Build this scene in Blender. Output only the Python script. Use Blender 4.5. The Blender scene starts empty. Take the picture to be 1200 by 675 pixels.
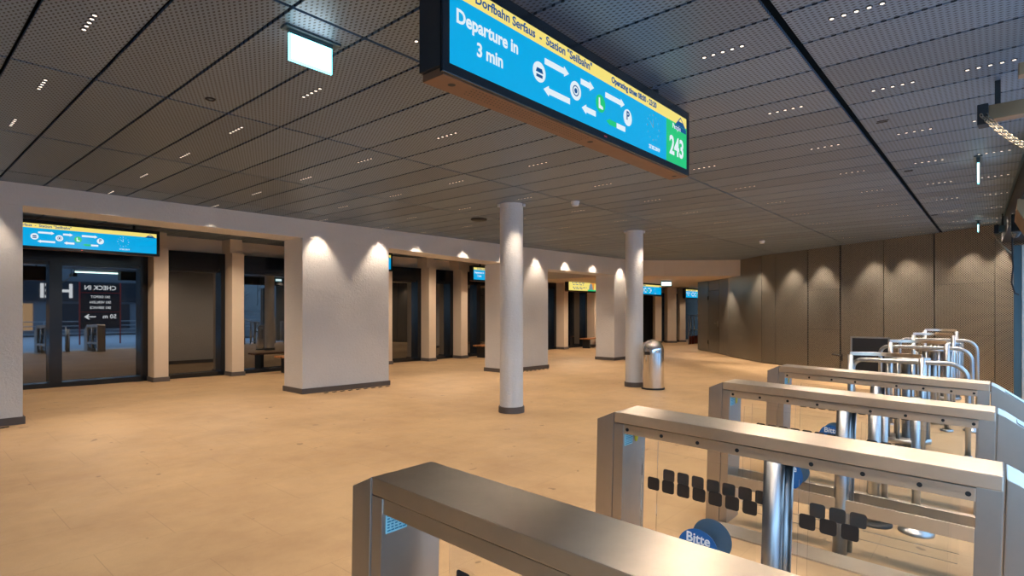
import bpy, bmesh, math, random
from mathutils import Vector, Matrix
random.seed(7)
S = bpy.context.scene
C = S.collection
PI = math.pi
H = 3.07                      # ceiling height
EYE = 1.5
YAW = 0.7175                  # the arcade direction (world X) lies this far to the right of the view

# ------------------------------------------------------------------ materials
def srgb(r, g, b):
    f = lambda c: (c / 255 / 12.92) if c / 255 <= 0.04045 else ((c / 255 + 0.055) / 1.055) ** 2.4
    return (f(r), f(g), f(b), 1)

class NT:
    def __init__(s, name):
        s.m = bpy.data.materials.new(name); s.m.use_nodes = True
        s.t = s.m.node_tree; s.n = s.t.nodes; s.l = s.t.links
        s.b = s.n['Principled BSDF']
    def node(s, kind, **kw):
        n = s.n.new(kind)
        for k, v in kw.items(): setattr(n, k, v)
        return n
    def link(s, a, b): s.l.new(a, b)
    def math(s, op, a, b=None, c=None):
        n = s.node('ShaderNodeMath', operation=op)
        for i, v in enumerate((a, b, c)):
            if v is None: continue
            if isinstance(v, (int, float)): n.inputs[i].default_value = v
            else: s.link(v, n.inputs[i])
        return n.outputs[0]
    def mix(s, fac, a, b):
        n = s.node('ShaderNodeMix', data_type='RGBA')
        if isinstance(fac, (int, float)): n.inputs[0].default_value = fac
        else: s.link(fac, n.inputs[0])
        for i, v in ((6, a), (7, b)):
            if isinstance(v, tuple): n.inputs[i].default_value = v
            else: s.link(v, n.inputs[i])
        return n.outputs[2]
    def pos(s):
        g = s.node('ShaderNodeNewGeometry')
        return g.outputs['Position']
    def xyz(s, v):
        n = s.node('ShaderNodeSeparateXYZ'); s.link(v, n.inputs[0]); return n.outputs
    def noise(s, vec, scale, detail=3, rough=.6, dist=0):
        n = s.node('ShaderNodeTexNoise'); s.link(vec, n.inputs['Vector'])
        n.inputs['Scale'].default_value = scale; n.inputs['Detail'].default_value = detail
        n.inputs['Roughness'].default_value = rough; n.inputs['Distortion'].default_value = dist
        return n.outputs['Fac']
    def ramp(s, fac, stops):
        n = s.node('ShaderNodeValToRGB'); s.link(fac, n.inputs[0])
        e = n.color_ramp.elements
        while len(e) < len(stops): e.new(.5)
        for i, (p, c) in enumerate(stops):
            e[i].position = p; e[i].color = c
        return n.outputs['Color']
    def bump(s, height, strength=.3, dist=.01):
        n = s.node('ShaderNodeBump'); s.link(height, n.inputs['Height'])
        n.inputs['Strength'].default_value = strength; n.inputs['Distance'].default_value = dist
        s.link(n.outputs[0], s.b.inputs['Normal'])
    def scale(s, vec, v):
        n = s.node('ShaderNodeVectorMath', operation='MULTIPLY'); s.link(vec, n.inputs[0]); n.inputs[1].default_value = v
        return n.outputs[0]
    def set(s, **kw):
        for k, v in kw.items():
            s.b.inputs[k.replace('_', ' ')].default_value = v
        return s

def plain(name, col, rough=.5, metal=0, **kw):
    t = NT(name); t.set(Base_Color=col, Roughness=rough, Metallic=metal, **kw)
    # slight real-world unevenness of the finish
    p = t.pos(); f = t.noise(p, 14, 3)
    r = t.math('MULTIPLY_ADD', f, .12, rough - .06); t.link(r, t.b.inputs['Roughness'])
    return t.m

def glow(name, col, strength):
    t = NT(name); t.set(Base_Color=(0, 0, 0, 1), Roughness=.25)
    t.b.inputs['Emission Color'].default_value = col
    t.b.inputs['Emission Strength'].default_value = strength
    return t.m

M = {}
XO_, AT_ = .5662, .4356
# plaster with a trowelled relief
def plaster(name, col, bumpy=.5):
    t = NT(name); p = t.pos()
    n1 = t.noise(t.scale(p, (1, 1, 1)), 26, 5, .6, .8)
    n2 = t.noise(p, 2.2, 3)
    c = t.mix(n2, tuple(x * .93 for x in col[:3]) + (1,), tuple(min(1, x * 1.05) for x in col[:3]) + (1,))
    t.link(c, t.b.inputs['Base Color']); t.set(Roughness=.85)
    t.bump(n1, bumpy, .018)
    return t.m
M['plaster'] = plaster('rough_plaster', srgb(222, 218, 214))
M['smooth_plaster'] = plaster('smooth_plaster', srgb(214, 194, 170), .12)
M['plinth'] = plain('dark_plinth', srgb(92, 84, 80), .6)

def floor_mat():
    t = NT('sandstone_floor'); p = t.pos()
    x, y, z = t.xyz(p)
    fine = t.noise(p, 160, 4, .7); mid = t.noise(p, 5, 4, .6); big = t.noise(p, .55, 3, .6)
    base = t.mix(mid, srgb(188, 154, 112), srgb(206, 172, 128))
    base = t.mix(t.ramp(t.noise(p, .9, 5, .7), [(.38, (0, 0, 0, 1)), (.68, (.62, .62, .62, 1))]), base, srgb(160, 126, 90))
    base = t.mix(t.math('MULTIPLY', t.math('GREATER_THAN', fine, .60), .3), base, srgb(120, 96, 70))
    # joints of large slabs
    def joint(c, w, off):
        m = t.math('FRACT', t.math('DIVIDE', t.math('ADD', c, off), w))
        return t.math('LESS_THAN', m, .006)
    row = t.math('FRACT', t.math('MULTIPLY', t.math('FLOOR', t.math('DIVIDE', y, .6)), .5))
    j = t.math('MAXIMUM', joint(y, .6, 0), joint(t.math('ADD', x, t.math('MULTIPLY', row, .9)), .9, 0))
    base = t.mix(t.math('MULTIPLY', j, .35), base, srgb(130, 104, 76))
    # dark blotches of dirt
    d = t.noise(t.scale(p, (1, 1.5, 1)), 1.7, 5, .75)
    ds = t.math('GREATER_THAN', d, .68)
    d2 = t.noise(p, 6.5, 2, .5); ds = t.math('MAXIMUM', ds, t.math('GREATER_THAN', d2, .73))
    base = t.mix(t.math('MULTIPLY', ds, .55), base, srgb(84, 62, 44))
    t.link(base, t.b.inputs['Base Color'])
    r = t.math('MULTIPLY_ADD', mid, .25, .38); t.link(r, t.b.inputs['Roughness'])
    t.bump(fine, .25, .004)
    return t.m
M['floor'] = floor_mat()

def steel(name, col=(.60, .57, .53, 1), rough=.3, axis=(2, 60, 60), vary=.25, tang=None):
    t = NT(name)
    if tang:
        cx = t.node('ShaderNodeCombineXYZ')
        for i in range(3): cx.inputs[i].default_value = tang[i]
        t.link(cx.outputs[0], t.b.inputs['Tangent']); t.set(Anisotropic=.93)
    tc = t.node('ShaderNodeTexCoord'); p = tc.outputs['Object']
    n = t.noise(t.scale(p, axis), 9, 4, .7)
    n2 = t.noise(p, 5, 4, .65)
    c = t.mix(t.math('MULTIPLY', n2, vary * 2), col, tuple(x * .62 for x in col[:3]) + (1,))
    t.link(c, t.b.inputs['Base Color']); t.set(Metallic=1.0)
    r = t.math('ADD', t.math('MULTIPLY_ADD', n, .16, rough - .08), t.math('MULTIPLY', n2, .14))
    t.link(r, t.b.inputs['Roughness'])
    t.bump(n, .06, .002)
    return t.m
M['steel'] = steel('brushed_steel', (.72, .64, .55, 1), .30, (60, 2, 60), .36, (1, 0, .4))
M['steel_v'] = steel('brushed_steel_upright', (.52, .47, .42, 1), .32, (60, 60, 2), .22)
M['tube'] = steel('polished_tube_steel', (.44, .45, .46, 1), .27, (20, 20, .3), .05)
M['chrome'] = steel('chrome', (.80, .78, .75, 1), .05, (1, 1, 1), .05)
M['hole'] = plain('black_recess', (.006, .006, .006, 1), .6)
M['black'] = plain('black_casing', (.008, .009, .011, 1), .22)
M['black_matt'] = plain('black_matt', (.012, .012, .013, 1), .6)
M['brown_metal'] = plain('brown_perforated_metal', srgb(120, 84, 60), .45, .3)
M['frame_black'] = plain('black_door_frame', (.006, .008, .012, 1), .18)

def mesh_metal(name, light, dark, la, lb, plane, rough=.45, cover=.42, panels=False, metal=.35):
    """expanded metal: rows of staggered lozenge openings. la x lb: pitch of one opening along u and v"""
    t = NT(name)
    tc = t.node('ShaderNodeUVMap')
    x, y, z = t.xyz(tc.outputs[0])
    u = t.math('DIVIDE', x, la); v = t.math('DIVIDE', y, lb)
    fu = t.math('ABSOLUTE', t.math('SUBTRACT', t.math('FRACT', u), .5))
    fv = t.math('ABSOLUTE', t.math('SUBTRACT', t.math('FRACT', v), .5))
    d1 = t.math('ADD', fu, fv)                                    # 0 centre .. 1 corner
    d = t.math('MINIMUM', d1, t.math('SUBTRACT', 1.0, d1))
    hole = t.math('LESS_THAN', d, cover * .5 + .02)
    c = t.mix(hole, light, dark)
    if panels:    # each panel has its own slightly different tone
        wn = t.node('ShaderNodeTexWhiteNoise', noise_dimensions='2D'); cb = t.node('ShaderNodeCombineXYZ')
        t.link(t.math('FLOOR', t.math('DIVIDE', t.math('SUBTRACT', x, XO_), AT_)), cb.inputs[0])
        t.link(t.math('FLOOR', t.math('DIVIDE', t.math('SUBTRACT', y, .904), 1.88)), cb.inputs[1])
        t.link(cb.outputs[0], wn.inputs[0])
        c = t.mix(t.math('MULTIPLY', wn.outputs[0], .34), c, (.02, .02, .02, 1))
    n = t.noise(t.pos(), .9, 2)
    c = t.mix(t.math('MULTIPLY', n, .35), c, tuple(k * .5 for k in light[:3]) + (1,))
    t.link(c, t.b.inputs['Base Color']); t.set(Metallic=metal, Roughness=rough)
    return t.m
M['ceiling'] = mesh_metal('expanded_metal_ceiling', srgb(128, 146, 164), (.008, .008, .008, 1), .029, .060, 'xy', .45, .42, True)
M['wallmesh'] = mesh_metal('expanded_metal_wall', srgb(166, 160, 148), srgb(16, 15, 14), .05, .034, 'uv', .36, .62, False, .62)
M['void'] = plain('dark_void', (.004, .004, .004, 1), .9)

def glass_dark():
    t = NT('dark_door_glass')
    t.set(Base_Color=(.010, .010, .010, 1), Roughness=.015, IOR=2.3)
    n = t.noise(t.pos(), .8, 2); r = t.math('MULTIPLY_ADD', n, .02, .004); t.link(r, t.b.inputs['Roughness'])
    return t.m
M['doorglass'] = glass_dark()
def glass_clear():
    t = NT('clear_glass')
    out = t.n['Material Output']
    tr = t.node('ShaderNodeBsdfTransparent'); tr.inputs[0].default_value = (.985, .99, .99, 1)
    gl = t.node('ShaderNodeBsdfGlossy'); gl.inputs['Roughness'].default_value = .03
    fr = t.node('ShaderNodeFresnel'); fr.inputs[0].default_value = 1.22
    mx = t.node('ShaderNodeMixShader'); t.link(fr.outputs[0], mx.inputs[0]); t.link(tr.outputs[0], mx.inputs[1]); t.link(gl.outputs[0], mx.inputs[2])
    t.link(mx.outputs[0], out.inputs[0]); t.n.remove(t.b)
    return t.m
M['glass'] = glass_clear()
M['lamp'] = glow('lamp_lens', (1, .86, .72, 1), 2.0)
M['sc_blue'] = glow('screen_blue', srgb(0, 168, 228), 1.0)
M['sc_yellow'] = glow('screen_yellow', srgb(244, 224, 120), 1.0)
M['sc_green'] = glow('screen_green', srgb(30, 196, 120), 1.0)
M['sc_white'] = glow('screen_white', srgb(225, 238, 245), 1.0)
M['sc_dark'] = glow('screen_darkblue', srgb(0, 78, 140), 1.0)
M['sc_orange'] = glow('screen_orange', srgb(226, 150, 60), 1.0)
M['sc_grey'] = glow('screen_grey', srgb(120, 140, 150), 1.0)
M['exit'] = glow('exit_sign_white', srgb(240, 255, 255), 5)
M['exit_edge'] = glow('exit_sign_edge', srgb(120, 225, 235), 4)
M['exit_rim'] = plain('exit_sign_rim', srgb(60, 80, 84), .3)
M['white'] = plain('white_plastic', srgb(225, 225, 220), .4)
M['sticker_blue'] = plain('sticker_blue', srgb(10, 92, 160), .4)
M['sticker_white'] = plain('sticker_white', srgb(225, 232, 235), .5)
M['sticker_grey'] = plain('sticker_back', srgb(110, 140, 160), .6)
M['sticker_teal'] = plain('sticker_teal', srgb(165, 222, 232), .5)
M['sticker_print'] = plain('sticker_print', srgb(30, 130, 160), .5)
M['sticker_yellow'] = plain('sticker_yellow', srgb(235, 215, 30), .5)
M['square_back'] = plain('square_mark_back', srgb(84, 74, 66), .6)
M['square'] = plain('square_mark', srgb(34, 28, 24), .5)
M['wood'] = plain('bench_wood', srgb(168, 112, 66), .5)
M['brass'] = plain('worn_bronze_metal', srgb(150, 122, 92), .4, .7)
M['blue_steel'] = plain('blue_grey_frame', srgb(58, 84, 94), .4, .3)
M['chain'] = plain('galvanised_chain', srgb(150, 142, 124), .5, .7)
M['red'] = plain('dark_red_panel', srgb(110, 40, 28), .5)
M['paving'] = plain('pale_paving', srgb(196, 204, 212), .8)
M['outwall'] = plain('grey_render', srgb(110, 118, 128), .8)
M['sign_dark'] = plain('sign_dark_blue', srgb(26, 34, 46), .5)
M['sign_red'] = plain('sign_red', srgb(180, 50, 46), .5)
M['tubelight'] = glow('fluorescent_tube', srgb(215, 255, 245), 14)
M['shop'] = glow('shop_window_light', (1, .62, .32, 1), 1.6)
M['signletter'] = glow('sign_letter_lit', srgb(230, 235, 240), 4)
M['stairs'] = plain('concrete_stairs', srgb(150, 156, 160), .8)

# ------------------------------------------------------------------ mesh helpers
def box(bm, x0, x1, y0, y1, z0, z1, bev=0, mi=0):
    vs = [bm.verts.new(v) for v in ((x0, y0, z0), (x1, y0, z0), (x1, y1, z0), (x0, y1, z0), (x0, y0, z1), (x1, y0, z1), (x1, y1, z1), (x0, y1, z1))]
    fs = [bm.faces.new([vs[i] for i in f]) for f in ((0, 3, 2, 1), (4, 5, 6, 7), (0, 1, 5, 4), (1, 2, 6, 5), (2, 3, 7, 6), (3, 0, 4, 7))]
    for f in fs: f.material_index = mi
    if bev:
        es = {e for f in fs for e in f.edges}
        r = bmesh.ops.bevel(bm, geom=list(es), offset=bev, segments=2, affect='EDGES', profile=.7)
        for f in r['faces']: f.material_index = mi
    return fs

def prism(bm, pts, axis, a, b, bev=0, mi=0):
    """pts: 2-D outline; extruded along axis ('x','y','z') from a to b"""
    def P(p, t):
        return {'x': (t, p[0], p[1]), 'y': (p[0], t, p[1]), 'z': (p[0], p[1], t)}[axis]
    A = [bm.verts.new(P(p, a)) for p in pts]; B = [bm.verts.new(P(p, b)) for p in pts]
    n = len(pts); fs = [bm.faces.new(A[::-1]), bm.faces.new(B)]
    for i in range(n): fs.append(bm.faces.new((A[i], A[(i + 1) % n], B[(i + 1) % n], B[i])))
    for f in fs: f.material_index = mi
    if bev: bmesh.ops.bevel(bm, geom=list({e for f in fs for e in f.edges}), offset=bev, segments=2, affect='EDGES', profile=.7)
    return fs

def lathe(bm, prof, n=32, cx=0, cy=0, mi=0, smooth=True):
    rings = []
    for r, z in prof:
        if r < 1e-5: rings.append([bm.verts.new((cx, cy, z))])
        else: rings.append([bm.verts.new((cx + r * math.cos(2 * PI * i / n), cy + r * math.sin(2 * PI * i / n), z)) for i in range(n)])
    for A, B in zip(rings[:-1], rings[1:]):
        for i in range(n):
            j = (i + 1) % n
            if len(A) == 1 and len(B) == 1: continue
            if len(A) == 1: f = bm.faces.new((A[0], B[j], B[i]))
            elif len(B) == 1: f = bm.faces.new((A[i], A[j], B[0]))
            else: f = bm.faces.new((A[i], A[j], B[j], B[i]))
            f.smooth = smooth; f.material_index = mi
def tube(bm, pts, r, n=12, cap=True, mi=0, closed=False):
    pts = [Vector(p) for p in pts]; rings = []
    up = Vector((0, 0, 1)); prev = None
    m = len(pts)
    for i, p in enumerate(pts):
        if closed: t = (pts[(i + 1) % m] - pts[i - 1]).normalized()
        else: t = (pts[min(i + 1, m - 1)] - pts[max(i - 1, 0)]).normalized()
        if prev is None:
            a = t.cross(up if abs(t.z) < .9 else Vector((1, 0, 0))).normalized()
        else: a = (prev - t * prev.dot(t)).normalized()
        prev = a; b = t.cross(a)
        rings.append([bm.verts.new(p + r * (math.cos(2 * PI * k / n) * a + math.sin(2 * PI * k / n) * b)) for k in range(n)])
    pairs = list(zip(rings[:-1], rings[1:])) + ([(rings[-1], rings[0])] if closed else [])
    for A, B in pairs:
        for k in range(n):
            f = bm.faces.new((A[k], A[(k + 1) % n], B[(k + 1) % n], B[k])); f.smooth = True; f.material_index = mi
    if cap and not closed:
        bm.faces.new(rings[0][::-1]).material_index = mi; bm.faces.new(rings[-1]).material_index = mi

def disc(bm, c, r, n=24, axis='-y', mi=0, sx=1):
    vs = []
    for i in range(n):
        a = 2 * PI * i / n; u, v = r * math.cos(a) * sx, r * math.sin(a)
        p = {'-y': (c[0] + u, c[1], c[2] + v), 'x-': (c[0], c[1] - u, c[2] + v), '-z': (c[0] + u, c[1] - v, c[2])}[axis]
        vs.append(bm.verts.new(p))
    bm.faces.new(vs).material_index = mi

def link(name, bm, mats, parent=None, loc=(0, 0, 0), normals=True):
    if normals: bmesh.ops.recalc_face_normals(bm, faces=bm.faces[:])
    me = bpy.data.meshes.new(name); bm.to_mesh(me); bm.free()
    for m in (mats if isinstance(mats, (list, tuple)) else [mats]): me.materials.append(M[m] if isinstance(m, str) else m)
    o = bpy.data.objects.new(name, me); C.objects.link(o); o.location = loc
    if parent: o.parent = parent
    return o
def new(): return bmesh.new()
def tag(o, label, cat, group=None):
    o['label'] = label; o['category'] = cat
    if group: o['group'] = group
    return o
def thing(name, label, cat, loc=(0, 0, 0), rz=0, group=None):
    o = bpy.data.objects.new(name, None); C.objects.link(o); o.location = loc; o.rotation_euler = (0, 0, rz)
    o.empty_display_size = .1
    return tag(o, label, cat, group)
def struct(name, bm, mats, parent=None):
    o = link(name, bm, mats, parent)
    if not parent: o['kind'] = 'structure'
    return o
def text(name, s, size, mat, parent, loc, rot=(PI / 2, 0, 0), bold=.0, align='LEFT', sx=1.0, ext=.0006):
    cu = bpy.data.curves.new(name, 'FONT'); cu.body = s; cu.size = size; cu.align_x = align; cu.align_y = 'CENTER'
    cu.offset = bold; cu.extrude = ext; cu.resolution_u = 3
    tmp = bpy.data.objects.new('tmp', cu); C.objects.link(tmp)
    dg = bpy.context.evaluated_depsgraph_get(); dg.update()
    me = bpy.data.meshes.new_from_object(tmp.evaluated_get(dg))
    C.objects.unlink(tmp); bpy.data.objects.remove(tmp)
    me.materials.clear(); me.materials.append(M[mat])
    me.transform(Matrix.Diagonal((sx, 1, 1, 1)))
    o = bpy.data.objects.new(name, me); C.objects.link(o); o.parent = parent; o.location = loc; o.rotation_euler = rot
    return o
def copy_tree(o, parent=None):
    c = o.copy(); C.objects.link(c)
    if parent: c.parent = parent
    for ch in list(o.children):
        copy_tree(ch, c)
    return c

# ------------------------------------------------------------------ setting: floor, ceiling, walls
def clamp(t): return max(0., min(1., t))
def fz(x, y): return -.027 * max(0., 1.5 - y) + .1 * clamp((y - 5.5) / 3.6) * clamp((11 - x) / 9.7)

bm = new()
nx, ny = 64, 40
X0, X1, Y0, Y1 = -3.0, 31.0, -.55, 15.0
g = [[bm.verts.new((X0 + (X1 - X0) * i / nx, Y0 + (Y1 - Y0) * j / ny, fz(X0 + (X1 - X0) * i / nx, Y0 + (Y1 - Y0) * j / ny))) for j in range(ny + 1)] for i in range(nx + 1)]
for i in range(nx):
    for j in range(ny): bm.faces.new((g[i][j], g[i + 1][j], g[i + 1][j + 1], g[i][j + 1])).smooth = True
struct('floor', bm, 'floor')

# ceiling: expanded-metal panels with open joints under a dark void
A_, XO = .4356, .5662
rows = [-.22, .904, 2.765, 4.644, 6.543, 8.42, 10.30, 12.18, 13.5]
bm = new(); uvl = bm.loops.layers.uv.new('UVMap')
def ceil_end(y):   # the panels stop under the drop ceiling on the far side
    return 17
for j in range(len(rows) - 1):
    g0 = .024 if j == 1 else .012
    g1 = .024 if j == 0 else .012
    for i in range(-7, 41):
        x0 = XO + i * A_; x1 = x0 + A_
        gap = .010
        y0, y1 = rows[j] + g0, rows[j + 1] - g1
        fs = box(bm, x0 + gap, x1 - gap, y0, y1, H, H + .02)
        for f in fs:
            for lp in f.loops: lp[uvl].uv = (lp.vert.co.x, lp.vert.co.y)
box(bm, -3, 18.4, -.25, 13.6, H + .10, H + .14, mi=1)
for f in bm.faces:
    if f.calc_center_median().z > H + .05: f.material_index = 1
struct('ceiling', bm, ['ceiling', 'void'])

# smooth lower ceiling beyond the curved fascia
fas = [(15.28, 8.68), (15.75, 8.5), (16.35, 7.95), (16.95, 7.2), (17.4, 6.6), (17.66, 6.2), (17.8, 6.0), (18.2, 5.75), (18.9, 5.65)]
bm = new()
outline = fas + [(30.5, 6.5), (30.5, 14.4), (15.28, 14.4)]
prism(bm, outline, 'z', 2.57, H + .3)
struct('ceiling_lower', bm, 'smooth_plaster')

# arcade beam over the pillars: its underside falls slightly from near to far
bm = new()
xs = [(-3, 2.82), (1.22, 2.80), (4.1, 2.76), (6.66, 2.716), (9.4, 2.646), (11.77, 2.575), (15.28, 2.572)]
fy = lambda x: 9.16 - .0217 * (x + 1) if x < 10.6 else 8.93 - .0515 * (x - 10.65)
TH = .64
for (a, za), (b, zb) in zip(xs[:-1], xs[1:]):
    v = [bm.verts.new(p) for p in ((a, fy(a), za), (b, fy(b), zb), (b, fy(b) + TH, zb), (a, fy(a) + TH, za), (a, fy(a), H), (b, fy(b), H), (b, fy(b) + TH, H), (a, fy(a) + TH, H))]
    for f in ((0, 3, 2, 1), (4, 5, 6, 7), (0, 1, 5, 4), (2, 3, 7, 6)): bm.faces.new([v[k] for k in f])
bmesh.ops.remove_doubles(bm, verts=bm.verts[:], dist=1e-4)
struct('trim_1', bm, 'plaster')

# back wall with the train doors: lintel, pier strips
DY = 13.22
bm = new()
box(bm, -3, 22.2, DY - .02, DY + .3, 2.76, H + .3)
box(bm, -3, 1.2, DY - .02, DY + .3, -.02, 2.76)
struct('wall_back', bm, 'smooth_plaster')
bm = new(); box(bm, 1.2, 22.2, DY + .12, DY + .3, -.02, 2.76); struct('wall_tunnel', bm, 'void')
bm = new(); box(bm, -3.1, -3, -.3, 13.5, -.05, H + .3); struct('wall_left', bm, 'plaster')

# far wall where the doors bend away
bm = new()
far_pts = [(22.2, 13.2), (24.6, 12.4), (30.4, 12.2)]
for (a, b), (c, d) in zip(far_pts[:-1], far_pts[1:]):
    prism(bm, [(a, b), (c, d), (c, d + .2), (a, b + .2)], 'z', 0, 2.57)
struct('wall_far', bm, 'void')

# expanded-metal wall on the right
WP = [(28.5, 11.6), (20.69, 8.68), (20.06, 8.02), (19.22, 7.31), (18.34, 6.66), (16.78, 5.16), (16.48, 4.70), (15.87, 3.74), (15.35, 2.91), (14.78, 1.96), (14.21, 1.02), (13.49, .08), (13.1, -.5)]
bm = new(); uvl = bm.loops.layers.uv.new('UVMap'); run = 0
gaps = {1: .01, 2: .02, 3: .02, 4: .02, 5: .02, 6: .012, 7: .035, 8: .035, 9: .02, 10: .03, 11: .012}
for k, (a, b) in enumerate(zip(WP[:-1], WP[1:])):
    a, b = Vector(a), Vector(b); d = (b - a); L = d.length; d.normalize(); nrm = Vector((d.y, -d.x))  # away from the room
    if nrm.dot(Vector((1, -.6))) < 0: nrm = -nrm
    if k == 2: run += L; continue                # door opening
    ga = gaps.get(k, .0); p = a + d * (ga / 2); q = b - d * (gaps.get(k + 1, .0) / 2)
    top = H if k > 4 else (2.57 if k < 4 else H)
    zcuts = [0.02, 1.03, 2.02, top] if k in (5, 7, 10) else [0.02, top]
    for z0, z1 in zip(zcuts[:-1], zcuts[1:]):
        pts = [(p.x, p.y), (q.x, q.y), (q.x + nrm.x * .04, q.y + nrm.y * .04), (p.x + nrm.x * .04, p.y + nrm.y * .04)]
        fs = prism(bm, pts, 'z', z0 + .003, z1 - .003)
        for f in fs:
            for lp in f.loops:
                s_ = (Vector((lp.vert.co.x, lp.vert.co.y)) - a).dot(d) + run
                lp[uvl].uv = (s_, lp.vert.co.z)
    run += L
struct('wall_right', bm, 'wallmesh')
bm = new()
for k, (a, b) in enumerate(zip(WP[:-1], WP[1:])):
    a, b = Vector(a), Vector(b); d = (b - a).normalized(); nrm = Vector((d.y, -d.x))
    if nrm.dot(Vector((1, -.6))) < 0: nrm = -nrm
    p, q = a + nrm * .06, b + nrm * .06
    prism(bm, [(p.x, p.y), (q.x, q.y), (q.x + nrm.x * .1, q.y + nrm.y * .1), (p.x + nrm.x * .1, p.y + nrm.y * .1)], 'z', 0, H + .02)
struct('wall_right_backing', bm, 'void')

# metal service door in that wall
a, b = Vector(WP[2]), Vector(WP[3]); d = b - a; L = d.length; ang = math.atan2(d.y, d.x)
bm = new(); uvl = bm.loops.layers.uv.new('UVMap')
fs = box(bm, .02, L - .02, 0, .05, .02, 2.2, .003); fs = None
box(bm, .02, L - .02, 0, .05, 2.22, 2.56)
for f in bm.faces:
    for lp in f.loops: lp[uvl].uv = (lp.vert.co.x, lp.vert.co.z)
o = link('door_9', bm, 'wallmesh', None, (a.x, a.y, 0)); o.rotation_euler = (0, 0, ang); o['kind'] = 'structure'
bm = new()
tube(bm, [(L - .12, -.005, 1.05), (L - .12, -.06, 1.05), (L - .3, -.06, 1.05)], .011)
box(bm, L - .145, L - .095, -.008, 0, .94, 1.14, .002)
link('door_handle', bm, 'steel', o)
bm = new(); 
for z in (.35, 1.95): tube(bm, [(.015, -.01, z - .07), (.015, -.01, z + .07)], .022)
link('hinge', bm, 'black_matt', o)

# wide header of the entrance front, above and beside the open gates
bm = new(); prism(bm, [(6.6, -.22), (13.42, -.01), (13.42, -.62), (6.6, -.62)], 'z', 2.72, 3.35); WE = struct('wall_entrance', bm, 'black_matt')
bm = new(); prism(bm, [(6.6, -.215), (13.42, -.005), (13.42, .012), (6.6, -.198)], 'z', 3.035, 3.068); struct('trim_2', bm, 'blue_steel')

# ------------------------------------------------------------------ arcade pillars
def plinth_bm(x0, x1, y0, y1, sk=None):
    b = new(); e = .025; z = min(fz(x0, y0), fz(x1, y0), fz(x0, y1), fz(x1, y1)) - .02
    top = max(fz(x0, y0), fz(x1, y0)) + .085
    box(b, x0 - e, x1 + e, y0 - e, y1 + e, z, top, .004)
    return b
def pillar(x0, x1, label, ztop):
    y0 = fy((x0 + x1) / 2); t = thing('arcade_pillar', label, 'pillar', group='rough plaster pillars of the arcade')
    b = new()
    v = []
    for z in (0, 1):
        for (x, y) in ((x0, fy(x0)), (x1, fy(x1)), (x1, fy(x1) + TH), (x0, fy(x0) + TH)):
            v.append(b.verts.new((x, y, (fz(x, y) - .02) if z == 0 else ztop(x))))
    for f in ((0, 3, 2, 1), (4, 5, 6, 7), (0, 1, 5, 4), (1, 2, 6, 5), (2, 3, 7, 6), (3, 0, 4, 7)): b.faces.new([v[k] for k in f])
    link('shaft', b, 'plaster', t)
    b = new(); v = []; e = .022
    for z in (0, 1):
        for (x, y) in ((x0 - e, fy(x0) - e), (x1 + e, fy(x1) - e), (x1 + e, fy(x1) + TH + e), (x0 - e, fy(x0) + TH + e)):
            v.append(b.verts.new((x, y, fz(x, y) - .02 if z == 0 else fz(x, y) + .09)))
    for f in ((0, 3, 2, 1), (4, 5, 6, 7), (0, 1, 5, 4), (1, 2, 6, 5), (2, 3, 7, 6), (3, 0, 4, 7)): b.faces.new([v[k] for k in f])
    link('plinth', b, 'plinth', t)
    # ventilation slots in the floor strip in front
    zz = fz((x0 + x1) / 2, y0 - .1)
    vt = thing('floor_vent', 'dark floor vent slots at the foot of the ' + label.replace('wide rough plaster ', '').replace('rough plaster ', '').split(',')[0].split(' with')[0] + {-1.4: ' bluish arcade pillar', 14.65: ' narrow pillar'}.get(x0, ''), 'vent', (x0, y0, zz), 0, 'floor vent slots at the pillars')
    n = int((x1 - x0 - .3) / .16)
    for k in range(n):
        x = x0 + .32 + k * .16
        if x + .1 > x1: break
        b = new(); z_ = fz(x, fy(x) - .1) - zz + .002; f_ = fy(x) - y0; u = x - x0
        prism(b, [(u, f_ - .17), (u + .10, f_ - .13), (u + .10, f_ - .08), (u, f_ - .12)], 'z', z_ - .005, z_ + .003)
        link('slot', b, 'hole', vt)
    return t
zt = lambda x: next(za + (zb - za) * (x - a) / (b - a) for (a, za), (b, zb) in zip(xs[:-1], xs[1:]) if a <= x <= b) - .002
pillar(-1.4, 1.24, 'wide rough plaster nearest, bluish pillar beside the double door', zt)
pillar(4.88, 6.65, 'wide rough plaster second pillar with two light cones, showing its full shaded flank', zt)
pillar(9.95, 11.60, 'rough plaster third pillar, half hidden behind the nearer round column', zt)
pillar(14.65, 15.28, 'rough plaster farthest, narrow pillar where the beam begins to curve', zt)

# half pillars between the train doors
half = [(3.70, 3.96, 'beside the large double door'), (5.20, 5.46, 'between the glass door with a ring reflection and the stair reflection'), (6.9, 7.2, 'hidden behind the second arcade pillar'),
        (9.20, 9.48, 'just clearing the second arcade pillar'), (10.80, 11.07, 'in the middle of the three visible through the second arch'), (12.10, 12.38, 'next to the departure screen in the second arch'),
        (17.55, 17.83, 'beside the yellow advertising screen'), (19.70, 19.95, 'to the far side of the advertising screen door')]
for k, (x0, x1, w) in enumerate(half):
    t = thing('half_pillar', 'slim smooth half pillar on the back wall ' + w, 'pillar', group='slim half pillars between the train doors')
    y0 = 12.66; z = fz(x0, y0)
    b = new(); box(b, x0, x1, y0, DY, z - .02, 2.76, .006); link('shaft', b, 'smooth_plaster', t)
    b = new(); box(b, x0, x1, y0 + .1, DY, 2.76, H, 0); link('upper_shaft', b, 'smooth_plaster', t)
    b = new(); box(b, x0 - .02, x1 + .02, y0 - .02, DY, z - .02, z + .09, .003); link('plinth', b, 'plinth', t)
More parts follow.
